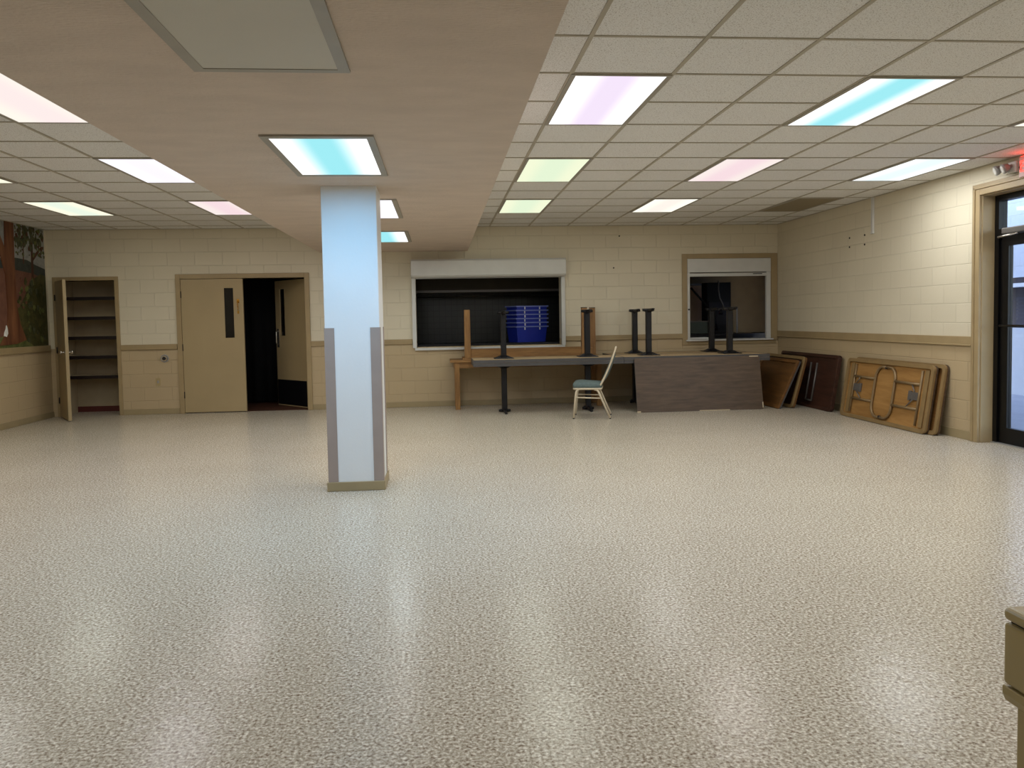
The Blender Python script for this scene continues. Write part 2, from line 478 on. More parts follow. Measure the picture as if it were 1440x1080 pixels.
def jamb_y(mb, x0, x1, z1, w, yb=YB, d=.03, back=.22):
    """casing round an opening in the back wall, with jamb linings"""
    mb.box(x0-w, x0, yb-d, yb+back, 0, z1+w); mb.box(x1, x1+w, yb-d, yb+back, 0, z1+w); mb.box(x0, x1, yb-d, yb+back, z1, z1+w)
    return mb
trim(jamb_y(MB(), CL[0]+.0, CL[1]-.0, CL[2], .055, d=.02), 'tan frame of the shelved closet')
trim(jamb_y(MB(), DR[0], DR[1], DR[2], .07), 'tan metal frame of the double doors')
b = MB()
b.box(W2[0]-.085, W2[0], YB-.02, YB+.05, W2[2]-.07, W2[3]+.075); b.box(W2[1], XR-.012, YB-.02, YB+.05, W2[2]-.02, W2[3]+.075)
b.box(W2[0], W2[1], YB-.02, YB+.05, W2[3], W2[3]+.075); b.box(W2[0], W2[1]+.08, YB-.02, YB+.05, W2[2]-.07, W2[2]-.012)
trim(b, 'tan wooden frame of the smaller serving hatch')
structure(MB().box(W2[0]-.03, W2[1]+.02, YB-.06, YB+.30, W2[2]-.012, W2[2]+.012), 'trim_20', M['white_metal'], 'pale sill of the smaller serving hatch', 'trim', .003)
structure(MB().box(W1[0]-.03, W1[1]+.05, YB-.05, YB+.30, W1[2]-.05, W1[2]-.012), 'trim_21', M['white_metal'], 'white sill of the larger serving hatch', 'trim', .003)
# glass door casing
b = MB()
w = .11
b.box(XR-.028, XR+.001, DY1, DY1+w, 0, DZ+w); b.box(XR-.028, XR+.001, DY0-w, DY0, 0, DZ+w); b.box(XR-.028, XR+.001, DY0, DY1, DZ, DZ+w)
b.box(XR-.04, XR-.02, DY1+.06, DY1+.085, 0, DZ+.085)
b.box(XR-.04, XR-.02, DY0-.085, DY1+.085, DZ+.06, DZ+.085)
b.box(XR, XR+.17, DY1-.012, DY1+.001, 0, DZ); b.box(XR, XR+.17, DY0-.001, DY0+.012, 0, DZ); b.box(XR, XR+.17, DY0, DY1, DZ-.012, DZ+.001)
trim(b, 'tan casing and reveal round the glass entrance door')

# ------------------------------------------------------------------ ceiling lights
lens_cache = {}
def ceiling_light(cx, cy, z, label, lens, power, tint=(.98, .985, 1), wid=.6096, frame_mat='lightframe', glass_w=.552, glass_l=1.175, group='ceiling lights'):
    t = thing('ceiling_light', label, 'ceiling light', (cx, cy, z), (0, 0, 0), group)
    L = 1.219
    hw, hl = wid/2, L/2+(wid-.6096)/2
    gw, gl = glass_w/2, glass_l/2
    rect = lambda a, c: [(-a, -c), (a, -c), (a, c), (-a, c)]
    MB().ring(rect(hw, hl), rect(gw, gl), 'z', -.012, -.0005).build('frame', M[frame_mat], t)
    d = MB().box(-gw, gw, -gl, gl, -.009, -.004)
    if lens is None:
        d.build('diffuser', M['unlit'], t)
    elif lens == 'dark':
        d.build('diffuser', M['unlit_dark'], t)
    else:
        if lens not in lens_cache:
            lens_cache[lens] = lens_mat('lit_lens_%d' % len(lens_cache), *lens)
        d.build('diffuser', lens_cache[lens], t)
        la = bpy.data.lights.new('lamp', 'AREA')
        la.shape = 'RECTANGLE'; la.size = glass_w; la.size_y = glass_l
        la.energy = power; la.color = tint
        o = bpy.data.objects.new('lamp', la); COL.objects.link(o); o.parent = t
        o.location = (0, 0, -.016)
    return t
W = (1, 1, 1)
LAV = ((1.3, 1.3, 1.3), (.93, .80, .98), 1.0)
CYAN = ((1.3, 1.3, 1.3), (.36, .86, .93), 1.0)
GREEN = ((.92, .97, .70), (.80, .93, .68), 1.0)
PINK = ((.98, .86, .82), (.95, .74, .78), 1.0)
WARM = ((1.1, 1.08, .95), (1.0, .93, .84), 1.0)
COOL = ((1.1, 1.15, 1.15), (.88, 1.0, 1.0), 1.0)
ROSE = ((1.02, .96, .86), (1.0, .86, .84), 1.0)
LAVW = ((1.1, 1.08, 1.15), (1.0, .97, 1.05), 1.0)
YEL = ((1.05, 1.02, .80), (.86, .96, .80), 1.0)
P = 20.0
yc = lambda j: LY0+G*(j+1)
xr = lambda i: GX0+G*(i+.5)
xl = lambda k: GL0+G*(k+.5)
WT_ = (.99, .985, .99)
PK = (1, .92, .90); GRN = (.97, 1, .88); CY = (.24, .60, 1.0); LV = (.98, .93, 1)
# tile ceiling beside the soffit
ceiling_light(xr(0), yc(0), H, 'white ceiling light with a lavender stripe, in the tile row beside the soffit', LAV, P*1.1, LV)
ceiling_light(xr(0), yc(4), H, 'pale green ceiling light, the larger of the two green ones beside the soffit', GREEN, P*.8, GRN)
ceiling_light(xr(0), yc(8), H, 'pale green ceiling light, the smaller one closest to the back wall', GREEN, P*.42, GRN)
ceiling_light(xr(3), yc(0), H, 'big white ceiling light with a sky-blue stripe in the tile ceiling', CYAN, P*1.1, (.85, .95, 1))
ceiling_light(xr(3), yc(4), H, 'pink ceiling light in the tile ceiling beyond the blue-striped one', PINK, P*.8, PK)
ceiling_light(xr(3), yc(8), H, 'warm white ceiling light in front of the smaller serving hatch', WARM, P*.42, WT_)
ceiling_light(xr(6), yc(0), H, 'sliver of warm ceiling light above the red exit sign', WARM, P*1.1, WT_)
ceiling_light(xr(6), yc(4), H, 'cool white ceiling light closest to the glass door wall', COOL, P*1.05, (.97, .985, 1))
ceiling_light(xr(6), yc(8), H, 'unlit brownish ceiling light in the corner above the leaning tables', 'dark', 0)
# tile ceiling on the mural side
ceiling_light(xl(0), yc(0), H, 'rosy ceiling light with a greenish tint, half cut by the frame edge', ROSE, P, WT_)
ceiling_light(xl(0), yc(4), H, 'lavender white ceiling light tucked behind the soffit edge', LAVW, P*.8, LV)
ceiling_light(xl(0), yc(8), H, 'pink ceiling light behind the soffit edge above the double doors', PINK, P*.5, PK)
ceiling_light(xl(-3), yc(8), H, 'yellow-green ceiling light near the forest mural', YEL, P*.5, GRN)
ceiling_light(xl(-3), yc(4), H, 'tip of a pale yellow ceiling light at the frame edge above the mural', YEL, P*.8, WT_)
# soffit
SXC = -.672
ceiling_light(SXC, 5.235, HS, 'cyan-striped bright ceiling light on the soffit in front of the white column', CYAN, P*1.3, CY, .64, 'lightframe', .555, 1.14)
ceiling_light(SXC, 7.63, HS, 'plain white ceiling light on the soffit directly behind the column', LAVW, P*.8, WT_, .64, 'lightframe', .555, 1.24)
ceiling_light(SXC, 10.12, HS, 'cyan and white ceiling light at the far end of the soffit', CYAN, P*.7, (.85, .95, 1), .64, 'lightframe', .555, 1.24)
ceiling_light(SXC, 2.82, HS, 'large unlit grey ceiling light at the top of the soffit', None, 0, W, .64, 'lightframe', .545, 1.17)
# the same rows carry on over and behind the photographer
for cx, j in ((xr(0), -4), (xr(3), -4), (xr(6), -4), (xl(0), -4), (xl(-3), 0), (xl(-3), -4), (xr(0), -9), (xr(4), -9), (xl(0), -9), (xl(-3), -9)):
    ceiling_light(cx, yc(j), H, 'white ceiling light of the rows outside the photo above and behind the photographer', WARM, P*.42, (.98, .985, 1))

# ------------------------------------------------------------------ column
cx0, cx1, cy0, cy1 = -.905, -.475, 6.335, 6.765
t = thing('column', 'square white painted column with mauve corner guards, standing under the soffit', 'column', ((cx0+cx1)/2, (cy0+cy1)/2, 0))
O = t.location
MB(O).box(cx0, cx1, cy0, cy1, 0, HS+.004).build('shaft', M['column'], t, .006)
g = .075; th = .004
for sx, ex in ((cx0, 1), (cx1, -1)):
    for sy, ey in ((cy0, 1), (cy1, -1)):
        poly = [(sx-ex*th, sy-ey*th), (sx+ex*g, sy-ey*th), (sx+ex*g, sy), (sx, sy), (sx, sy+ey*g), (sx-ex*th, sy+ey*g)]
        MB(O).prism(poly, 'z', .07, 1.30).build('corner_guard', M['guard'], t)
e = .014
rect = lambda q: [(cx0-q, cy0-q), (cx1+q, cy0-q), (cx1+q, cy1+q), (cx0-q, cy1+q)]
bb = MB(O).ring(rect(e), rect(0), 'z', 0, .075)
bb.build('base_trim', M['base'], t, .005)

# ------------------------------------------------------------------ mural on the left wall
def mural():
    cols = [('sky', lin(128, 130, 128), lin(158, 158, 152)), ('hill', lin(46, 50, 46), lin(66, 70, 64)), ('field', lin(96, 64, 52), lin(118, 80, 64)),
            ('bush', lin(50, 52, 28), lin(86, 82, 46)), ('trunk', lin(84, 50, 34), lin(128, 84, 56)), ('leaf', lin(42, 46, 32), lin(96, 98, 72)),
            ('bird', lin(206, 206, 200), lin(230, 230, 224)), ('grass', lin(72, 82, 44), lin(112, 112, 66)), ('thin', lin(66, 40, 28), lin(92, 58, 40))]
    mats, idx = [], {}
    for i, (n, a, c) in enumerate(cols):
        m = wood('mural_'+n, a, c, 'z' if n in ('trunk', 'thin') else 'x', .9 if n != 'leaf' else 2.2, .6, .2)
        mats.append(m); idx[n] = i
    x = XL
    b = MB()
    lay = [0]
    def poly(n, pts):
        lay[0] += 1
        b.prism(pts, 'x', x, x+.002+.00005*lay[0], idx[n])
    y0, y1, zb, zt = 6.4, 12.30, 1.075, H-.004
    poly('sky', [(y0, zb), (y1, zb), (y1, zt), (y0, zt)])
    poly('hill', [(y0, zb), (y1, zb), (y1, 2.20), (12.0, 2.25), (11.8, 2.30), (11.5, 2.31), (11.0, 2.27), (10.2, 2.36), (9.2, 2.28), (8.0, 2.4), (y0, 2.3)])
    poly('field', [(y0, zb), (y1, zb), (y1, 2.06), (11.9, 2.12), (11.3, 2.15), (10.6, 2.12), (9.5, 2.2), (8.4, 2.12), (y0, 2.2)])
    poly('bush', [(11.15, zb), (y1, zb), (y1, 2.10), (12.15, 2.12), (12.0, 2.06), (11.85, 2.0), (11.7, 1.8), (11.52, 1.62), (11.38, 1.6), (11.25, 1.35)])
    poly('bush', [(y0, zb), (10.7, zb), (10.5, 1.5), (10.0, 1.75), (9.3, 1.6), (8.4, 1.85), (7.4, 1.55), (y0, 1.7)])
    poly('grass', [(y0, zb), (11.9, zb), (11.6, 1.2), (11.3, 1.26), (11.0, 1.22), (10.4, 1.3), (9.4, 1.22), (8.0, 1.3), (y0, 1.2)])
    rng = random.Random(7)
    def blob(cy, cz, r, n='leaf'):
        k = 9
        pts = []
        for i in range(k):
            a = 2*PI*i/k; rr = r*rng.uniform(.6, 1.15)
            pts.append((min(y1-.001, cy+rr*math.cos(a)), min(zt-.001, cz+rr*1.25*math.sin(a))))
        poly(n, pts)
    # thin trees
    for ty, zb_, zt_, w_ in ((11.70, 2.24, zt, .016), (11.93, 2.0, zt, .035), (10.5, 2.2, zt, .03), (9.4, 2.2, zt, .02), (8.3, 2.1, zt, .05)):
        poly('thin', [(ty-w_, zb_), (ty+w_, zb_), (ty+w_*.7+.02, zt_), (ty-w_*.7+.02, zt_)])
    poly('thin', [(11.95, 2.36), (12.2, 2.52), (12.28, 2.53), (12.28, 2.49), (12.2, 2.48), (11.97, 2.30)])
    for i in range(26):
        cy = rng.uniform(11.5, 12.26); cz = rng.uniform(2.48, 2.76)
        blob(cy, cz, rng.uniform(.03, .075))
    for i in range(110):
        cy = rng.uniform(11.5, 12.28); cz = rng.uniform(2.36, 2.77)
        blob(cy, cz, rng.uniform(.010, .028), rng.choice(('leaf', 'leaf', 'bush', 'thin', 'grass')))
    for i in range(46):
        blob(rng.uniform(11.7, 12.27), rng.uniform(1.15, 2.0), rng.uniform(.015, .05), rng.choice(('grass', 'bush', 'leaf')))
    for i in range(16):
        blob(rng.uniform(11.5, 11.75), rng.uniform(1.55, 2.05), rng.uniform(.015, .035), rng.choice(('grass', 'bush', 'field')))
    for i in range(40):
        blob(rng.uniform(6.6, 11.0), rng.uniform(2.45, 2.72), rng.uniform(.06, .16))
    # the big tree
    poly('trunk', [(10.98, zb+.04), (11.18, 1.3), (11.22, 1.6), (11.20, 2.2), (11.24, zt), (11.46, zt), (11.44, 2.2), (11.45, 1.65), (11.52, 1.4), (11.66, zb+.10), (11.4, zb+.05)])
    poly('trunk', [(11.21, 2.05), (11.22, 2.4), (11.10, 2.60), (11.02, zt), (10.9, zt), (11.0, 2.55)])
    # white bird standing in the grass
    poly('bird', [(11.10, 1.24), (11.15, 1.225), (11.19, 1.27), (11.185, 1.33), (11.165, 1.38), (11.15, 1.33), (11.115, 1.29)])
    o = b.build('wall_mural', mats)
    tag(o, 'painted forest mural with a thick brown tree trunk and small white bird', 'mural')
mural()

# ------------------------------------------------------------------ closet
cw = MB()
ix0, ix1, iy = CL[0]-.05, CL[1]+.05, 13.0
cw.box(ix0-.05, ix0, YB+WT, iy, 0, 2.3); cw.box(ix1, ix1+.05, YB+WT, iy, 0, 2.3); cw.box(ix0-.05, ix1+.05, iy, iy+.05, 0, 2.3); cw.box(ix0, ix1, YB+WT, iy, 2.25, 2.3)
structure(cw, 'wall_closet', M['closet'], 'beige inside walls of the shelved closet', 'wall')
structure(MB().box(ix0, ix1, iy-.015, iy, 0, .085), 'baseboard_closet', M['maroon'], 'maroon baseboard at the bottom of the closet', 'baseboard')
order = ['topmost', 'second from the top', 'middle', 'second from the bottom', 'lowest']
for k, z in enumerate((1.775, 1.475, 1.175, .88, .575)):
    t = thing('closet_shelf', 'dark closet shelf, %s of five' % order[k], 'shelf', ((ix0+ix1)/2, 12.75, z), group='closet shelves')
    MB((t.location)).box(ix0+.001, ix1-.001, 12.585, iy-.001, z-.018, z+.018).build('board', M['closet'], t)
    MB((t.location)).box(ix0+.001, ix1-.001, 12.567, 12.585, z-.03, z+.02).build('front_edge', M['darkshelf'], t)
# open closet door, hinged by the mural
hx, hy = CL[0]+.012, YB-.03
ang = math.atan2(-.62, .385)
t = thing('door_1', 'open tan closet door swung towards the hall beside the mural', 'door', (hx, hy, 0), (0, 0, ang), None, 'structure')
MB().box(0, .745, -.022, .022, .012, 2.015).build('panel', M['door'], t, .003)
for s in (-1, 1):
    kb = MB()
    kb.tube([(.68, s*.022, .985), (.68, s*.028, .985)], .028, 16)
    kb.tube([(.68, s*.028, .985), (.68, s*.055, .985)], .009, 12)
    kb.tube([(.68, s*(.052+.006*i), .985) for i in range(7)], [.012, .022, .027, .028, .026, .02, .008], 16)
    kb.build('knob', M['chrome'], t)
for z in (.25, 1.0, 1.78):
    MB().tube([(-.004, -.03, z-.045), (-.004, -.03, z+.045)], .009, 8).build('hinge', M['rubber'], t)

# ------------------------------------------------------------------ double doors
x0, x1 = DR[0]+.004, -2.966
t = thing('door_2', 'closed tan door leaf with a narrow dark window and brass hook', 'door', (x0, YB+.01, 0), (0, 0, 0), None, 'structure')
O = t.location
vx0, vx1, vz0, vz1 = -3.245, -3.11, 1.135, 1.89
d = MB(O)
ya, yb_ = YB-.012, YB+.03
d.box(x0, vx0, ya, yb_, .012, 2.03); d.box(vx1, x1, ya, yb_, .012, 2.03); d.box(vx0, vx1, ya, yb_, .012, vz0); d.box(vx0, vx1, ya, yb_, vz1, 2.03)
d.build('panel', M['door'], t)
MB(O).box(vx0, vx1, YB+.0, YB+.012, vz0, vz1).build('vision_glass', M['smoked'], t)
h = MB(O)
h.box(-3.062, -3.022, ya-.004, ya, 1.66, 1.72); h.tube([(-3.042, ya-.004, 1.69), (-3.042, ya-.03, 1.68), (-3.042, ya-.035, 1.64), (-3.042, ya-.022, 1.60)], .008, 8)
h.box(-3.056, -3.03, ya-.006, ya, 1.50, 1.545); h.tube([(-3.042, ya-.022, 1.60), (-3.042, ya-.012, 1.55)], .006, 8)
h.build('latch_hook', M['brass'], t)
for z in (1.80, 1.0, .28):
    MB(O).tube([(x0-.004, ya-.006, z-.05), (x0-.004, ya-.006, z+.05)], .010, 8).build('hinge', M['rubber'], t)
# open leaf swings into the dark corridor
hx2 = DR[1]-.01
ang = R(131)
t = thing('door_3', 'tan door leaf standing open into the dark corridor, with black kick plate', 'door', (hx2, YB+.17, 0), (0, 0, ang), None, 'structure')
d = MB(); wl = .90
d.box(.004, .62, -.02, .02, .012, 2.025); d.box(.76, wl, -.02, .02, .012, 2.025); d.box(.62, .76, -.02, .02, .012, 1.14); d.box(.62, .76, -.02, .02, 1.89, 2.025)
d.build('panel', M['door'], t)
MB().box(.62, .76, -.006, .006, 1.14, 1.89).build('vision_glass', M['smoked'], t)
MB().box(.02, wl-.01, .0205, .024, .03, .43).build('kick_plate', M['kdark'], t)
pb = MB()
pb.box(.80, .86, .02, .028, .95, 1.25); pb.tube([(.83, .03, 1.0), (.83, .06, 1.02), (.83, .06, 1.2), (.83, .03, 1.22)], .011, 8)
pb.build('pull_handle', M['chrome'], t)
# corridor
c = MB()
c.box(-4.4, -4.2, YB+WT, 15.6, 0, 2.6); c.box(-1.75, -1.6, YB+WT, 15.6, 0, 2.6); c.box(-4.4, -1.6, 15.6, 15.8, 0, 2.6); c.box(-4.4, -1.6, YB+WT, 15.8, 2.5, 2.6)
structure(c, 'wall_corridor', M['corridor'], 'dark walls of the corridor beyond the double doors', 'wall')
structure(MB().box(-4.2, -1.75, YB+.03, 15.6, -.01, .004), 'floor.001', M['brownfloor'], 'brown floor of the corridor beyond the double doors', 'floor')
def black_sheet():  # pleated black sheet across the corridor
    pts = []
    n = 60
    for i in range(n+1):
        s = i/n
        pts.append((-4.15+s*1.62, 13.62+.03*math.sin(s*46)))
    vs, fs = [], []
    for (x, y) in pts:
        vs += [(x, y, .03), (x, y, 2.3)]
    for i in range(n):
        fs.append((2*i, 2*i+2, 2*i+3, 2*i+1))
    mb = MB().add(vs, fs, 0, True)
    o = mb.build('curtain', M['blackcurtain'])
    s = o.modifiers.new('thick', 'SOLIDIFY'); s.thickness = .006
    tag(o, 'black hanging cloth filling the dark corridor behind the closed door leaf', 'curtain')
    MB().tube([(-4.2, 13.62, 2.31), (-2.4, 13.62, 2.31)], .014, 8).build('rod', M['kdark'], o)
black_sheet()

# ------------------------------------------------------------------ small wall fittings
t = thing('door_holder', 'round grey magnetic door holder on the wall beside the double doors', 'door holder', (-4.15, YB, .843))
MB().tube([(0, .003, 0), (0, -.02, 0)], .062, 8).build('plate', M['grey_plastic'], t)
MB().tube([(0, -.02, 0), (0, -.04, 0)], [.046, .04], 20).build('body', M['chrome'], t)
MB().tube([(0, -.04, 0), (0, -.046, 0)], .026, 18).build('magnet', M['rubber'], t)
t = thing('light_switch', 'small ivory wall plate low on the tan wall under the door holder', 'switch', (-4.262, YB, .49))
MB().box(-.036, .036, -.006, 0, -.058, .058).build('plate', M['ivory'], t, .002)
MB().box(-.012, .012, -.013, -.006, -.02, .02).build('toggle', M['grey_plastic'], t, .002)
t = thing('cable_raceway', 'white vertical cable channel running down from the tile ceiling', 'cable cover', (XR, 9.535, 2.36))
MB().box(-.022, .002, -.022, .022, 0, H-2.363).build('channel', M['white_metal'], t, .003)
MB().box(-.026, 0, -.028, .028, -.03, .0).build('end_cap', M['white_metal'], t, .003)
for k, (y, z, lab) in enumerate(((10.11, 2.335, 'upper one of the pair nearer the room corner'), (10.11, 2.215, 'lower one of the pair nearer the room corner'),
                                 (9.735, 2.335, 'upper one beside the white cable channel'), (9.735, 2.215, 'lower one beside the white cable channel'))):
    o = MB((XR, y, z)).tube([(XR, y, z), (XR-.006, y, z)], .012, 10).build('wall_anchor', M['rubber'])
    o.location = (XR, y, z)
    tag(o, 'small dark wall anchor, '+lab, 'wall anchor', 'anchors of a removed bracket')
for (x, z, lab) in ((2.857, 2.62, 'higher of the two dark nail marks on the cream back wall'), (2.76, 2.12, 'lower of the two dark nail marks on the cream back wall')):
    o = MB((x, YB, z)).tube([(x, YB, z), (x, YB-.006, z)], .012, 10).build('wall_anchor', M['rubber'])
    o.location = (x, YB, z); tag(o, lab, 'wall anchor')
# emergency light + exit sign
t = thing('emergency_light', 'small twin-head emergency light under the ceiling above the glass door', 'emergency light', (XR, 7.10, 2.68))
MB().box(-.05, 0, -.09, .02, -.045, .06).build('housing', M['white_metal'], t, .008)
for dy in (.05, -.05):
    hd = MB().tube([(-.05, dy*.6, .02), (-.075, dy*.9, .015)], .015, 10)
    hd.build('bracket', M['grey_plastic'], t)
    hd = MB().tube([(-.075+.0, dy+.015, .015), (-.105, dy+.03, .0), (-.125, dy+.038, -.008)], [.03, .045, .048], 18)
    l = hd.build('lamp_head', M['grey_plastic'], t)
    MB().tube([(-.125, dy+.038, -.008), (-.132, dy+.041, -.011)], [.044, .03], 18).build('lens', M['clear'], l)
t = thing('exit_sign', 'red lit exit sign mounted high on the wall above the glass door', 'exit sign', (XR, 6.80, 2.665))
MB().box(-.055, 0, -.165, .165, -.095, .095).build('housing', M['exit_body'], t, .006)
fc = bpy.data.curves.new('lettering', 'FONT'); fc.body = 'EXIT'; fc.size = .15; fc.extrude = .002; fc.align_x = 'CENTER'; fc.align_y = 'CENTER'
tmp = bpy.data.objects.new('lettering', fc); COL.objects.link(tmp)
bpy.context.view_layer.update()
lm = bpy.data.meshes.new_from_object(tmp.evaluated_get(bpy.context.evaluated_depsgraph_get()))
bpy.data.objects.remove(tmp)
lm.materials.clear(); lm.materials.append(M['exit_red'])
fo = bpy.data.objects.new('lettering', lm); COL.objects.link(fo); fo.parent = t
fo.location = (-.058, 0, 0); fo.rotation_euler = (PI/2, 0, -PI/2)
ch = MB().prism([(.150, .0), (.128, .03), (.138, .03), (.160, .0), (.138, -.03), (.128, -.03)], 'x', -.060, -.054)
ch.build('arrow', M['rubber'], t)
MB().box(-.05, -.01, -.15, .15, .0955, .1).build('top_glow_slot', M['exit_red'], t)
la = bpy.data.lights.new('lamp', 'AREA'); la.shape = 'RECTANGLE'; la.size = .05; la.size_y = .3; la.energy = .3; la.color = (1, .04, .02)
lo = bpy.data.objects.new('lamp', la); COL.objects.link(lo); lo.parent = t; lo.location = (-.075, 0, .02); lo.rotation_euler = (0, R(150), 0)

# ------------------------------------------------------------------ glass entrance door (right wall)
gx0, gx1 = XR+.15, XR+.20
t = thing('door_4', 'black framed glass entrance door in the side wall', 'door', (gx0, 6.8, 0), (0, 0, 0), None, 'structure')
O = t.location
f = MB(O)
f.box(gx0-.02, gx1+.02, DY1-.07, DY1-.012, 0, DZ-.012); f.box(gx0-.02, gx1+.02, DY0+.012, DY0+.07, 0, DZ-.012)
f.box(gx0-.02, gx1+.02, DY0+.07, DY1-.07, DZ-.07, DZ-.012); f.box(gx0-.02, gx1+.02, DY0+.07, DY1-.07, 2.09, 2.15)
f.build('frame', M['blackframe'], t)
l = MB(O)
ly0, ly1 = DY0+.075, DY1-.075
l.box(gx0, gx1, ly1-.11, ly1, .012, 2.085); l.box(gx0, gx1, ly0, ly0+.11, .012, 2.085); l.box(gx0, gx1, ly0+.11, ly1-.11, .012, .17); l.box(gx0, gx1, ly0+.11, ly1-.11, 1.98, 2.085)
leaf = l.build('leaf', M['blackframe'], t)
MB(O).box(gx0+.02, gx0+.026, ly0+.11, ly1-.11, .17, 1.98).build('glass', M['glass'], leaf)
MB(O).box(gx0+.02, gx0+.026, DY0+.07, DY1-.07, 2.15, DZ-.07).build('transom_glass', M['glass'], t)
k = MB(O); k.tube([(gx0-.05, ly0+.06, 1.19), (gx0-.05, ly1-.06, 1.19)], .012, 10)
for y in (ly0+.06, ly1-.06): k.tube([(gx0-.05, y, 1.19), (gx0, y, 1.19)], .012, 10)
k.build('push_bar', M['blackframe'], leaf)
k = MB(O); k.box(gx0-.075, gx0-.021, ly1-.46, ly1-.10, 2.09, 2.15); k.build('closer', M['steelgrey'], t, .01)
k = MB(O); k.tube([(gx0-.05, ly1-.3, 2.085), (gx0-.12, ly1-.12, 2.06), (gx0-.01, ly1-.02, 2.05)], .010, 8); k.build('closer_arm', M['chrome'], t)
MB(O).box(gx0-.04, gx1+.04, DY0+.012, DY1-.012, 0, .012).build('threshold', M['alu'], t)

# outside
structure(MB().box(XR+.17, 30, -8, 34, -.14, -.02), 'floor.002', M['ext_ground'], 'pale concrete pavement outside the glass door', 'pavement')
t = thing('neighbouring_building', 'pale painted block building seen through the glass door', 'building', (9.2, 10, 0))
O = t.location
MB(O).box(9.2, 11.2, 4, 20, -.02, 1.05).build('lower_wall', M['ext_white'], t)
MB(O).box(9.32, 11.2, 4, 20, 1.05, 1.86).build('recess', M['ext_dark'], t)
MB(O).box(9.05, 11.2, 4, 20, 1.70, 1.76).build('ledge', M['ext_white'], t)
MB(O).box(9.2, 11.2, 4, 20, 1.86, 4.2).build('upper_wall', M['ext_block'], t)
cv = MB(O).prism([(11.05, 1.05), (11.05, 1.12), (11.35, 1.12), (11.42, 1.30), (11.50, 1.46), (11.42, 1.58), (11.30, 1.62), (10.8, 1.6), (10.6, 1.05)], 'x', 9.10, 9.195)
ds = cv.build('draped_sheet', M['ext_white']); ds.location = O
tag(ds, 'white sheet draped over the pale wall outside the glass door', 'sheet')
c = MB()
for k in range(12):
    c.box(XR+.22+k*.155, XR+.22+k*.155+.150, 3, 14, 3.0, 3.04)
tag(c.build('exterior_canopy', M['ext_soffit']), 'boarded canopy overhead outside, seen through the transom glass', 'canopy', None, 'structure')

# ------------------------------------------------------------------ serving hatch roller shutters
t = thing('roller_shutter', 'white roller shutter of the larger hatch, rolled up in its wide housing', 'shutter', (.78, YB, .93))
O = t.location
hb = MB(O).prism([(YB-.20, 2.03), (YB-.20, 2.25), (YB-.17, 2.275), (YB, 2.275), (YB, 2.00), (YB-.17, 2.00)], 'x', -.42, 1.968)
hb.build('housing', M['white_metal'], t, .004)
for xa, xb in ((-.42, -.36), (1.91, 1.97)):
    MB(O).box(xa, xb, YB-.055, YB-.001, W1[2]-.011, 2.0).build('guide_rail', M['white_metal'], t, .003)
MB(O).box(-.36, 1.91, YB-.04, YB-.01, 1.985, 2.005).build('bottom_bar', M['alu'], t)
t = thing('roller_shutter', 'off-white roller shutter of the smaller hatch, rolled up inside its wooden frame', 'shutter', (4.64, YB, .96))
O = t.location
MB(O).box(W2[0]+.003, W2[1]-.003, YB-.015, YB+.16, 2.03, W2[3]-.002).build('housing', M['white_metal'], t, .004)
MB(O).box(W2[0]+.003, W2[0]+.045, YB-.005, YB+.05, W2[2]+.013, 2.03).build('guide_rail', M['white_metal'], t, .003)
MB(O).box(W2[1]-.075, W2[1]-.003, YB-.005, YB+.05, W2[2]+.013, 2.03).build('guide_rail', M['white_metal'], t, .003)
MB(O).box(W2[0]+.045, W2[1]-.075, YB+.0, YB+.03, 1.965, 2.015).build('bottom_bar', M['white_metal'], t, .003)
MB(O).box(5.04, 5.19, YB-.003, YB+.0, 1.993, 2.006).build('maker_plate', M['rubber'], t)
MB(O).tube([(W2[0]+.024, YB-.005, 1.44), (W2[0]+.024, YB-.022, 1.44)], .013, 10).build('pull_knob', M['rubber'], t)

# ------------------------------------------------------------------ kitchen behind the hatches
k = MB()
k.box(-1.45, -1.3, YB+WT, 14.7, 0, 2.7); k.box(6.3, 6.45, YB+WT, 14.7, 0, 2.7); k.box(2.45, 6.45, 14.5, 14.7, 0, 2.7); k.box(-1.45, 6.45, YB+WT, 14.7, 2.6, 2.7)
k.box(-1.45, 2.45, 14.5, 14.7, 0, 2.7, 1)
k.box(2.40, 2.55, 13.6, 14.5, 0, 2.7)
structure(k, 'wall_kitchen', [M['kitchen'], M['ktile']], 'dark kitchen walls seen through the serving hatches, partly tiled', 'wall')
t = thing('exhaust_hood', 'dark brown steel exhaust hood above the kitchen range behind the larger hatch', 'hood', (.8, 14.0, 1.8))
O = t.location
MB(O).box(-.9, 2.35, 13.55, 14.48, 1.83, 2.35).build('canopy', M['hood'], t)
MB(O).box(-.92, 2.37, 13.53, 13.55, 1.81, 1.85).build('lip', M['steelgrey'], t)
MB(O).tube([(-.8, 14.3, 1.76), (2.3, 14.3, 1.76)], .012, 8).build('rail', M['steelgrey'], t)
t = thing('kitchen_counter', 'dark steel counter just inside the larger serving hatch', 'counter', (.8, 12.95, 0))
O = t.location
MB(O).box(-.9, 2.2, YB+WT+.002, 13.35, .92, .962).build('worktop', M['kdark'], t)
MB(O).box(-.85, 2.15, YB+WT+.03, 13.3, .12, .92).build('cabinet', M['kdark'], t)
for q in ((-.8, 12.65), (2.1, 12.65), (-.8, 13.25), (2.1, 13.25)):
    MB(O).box(q[0]-.03, q[0]+.03, q[1]-.03, q[1]+.03, 0, .12).build('leg', M['kdark'], t)
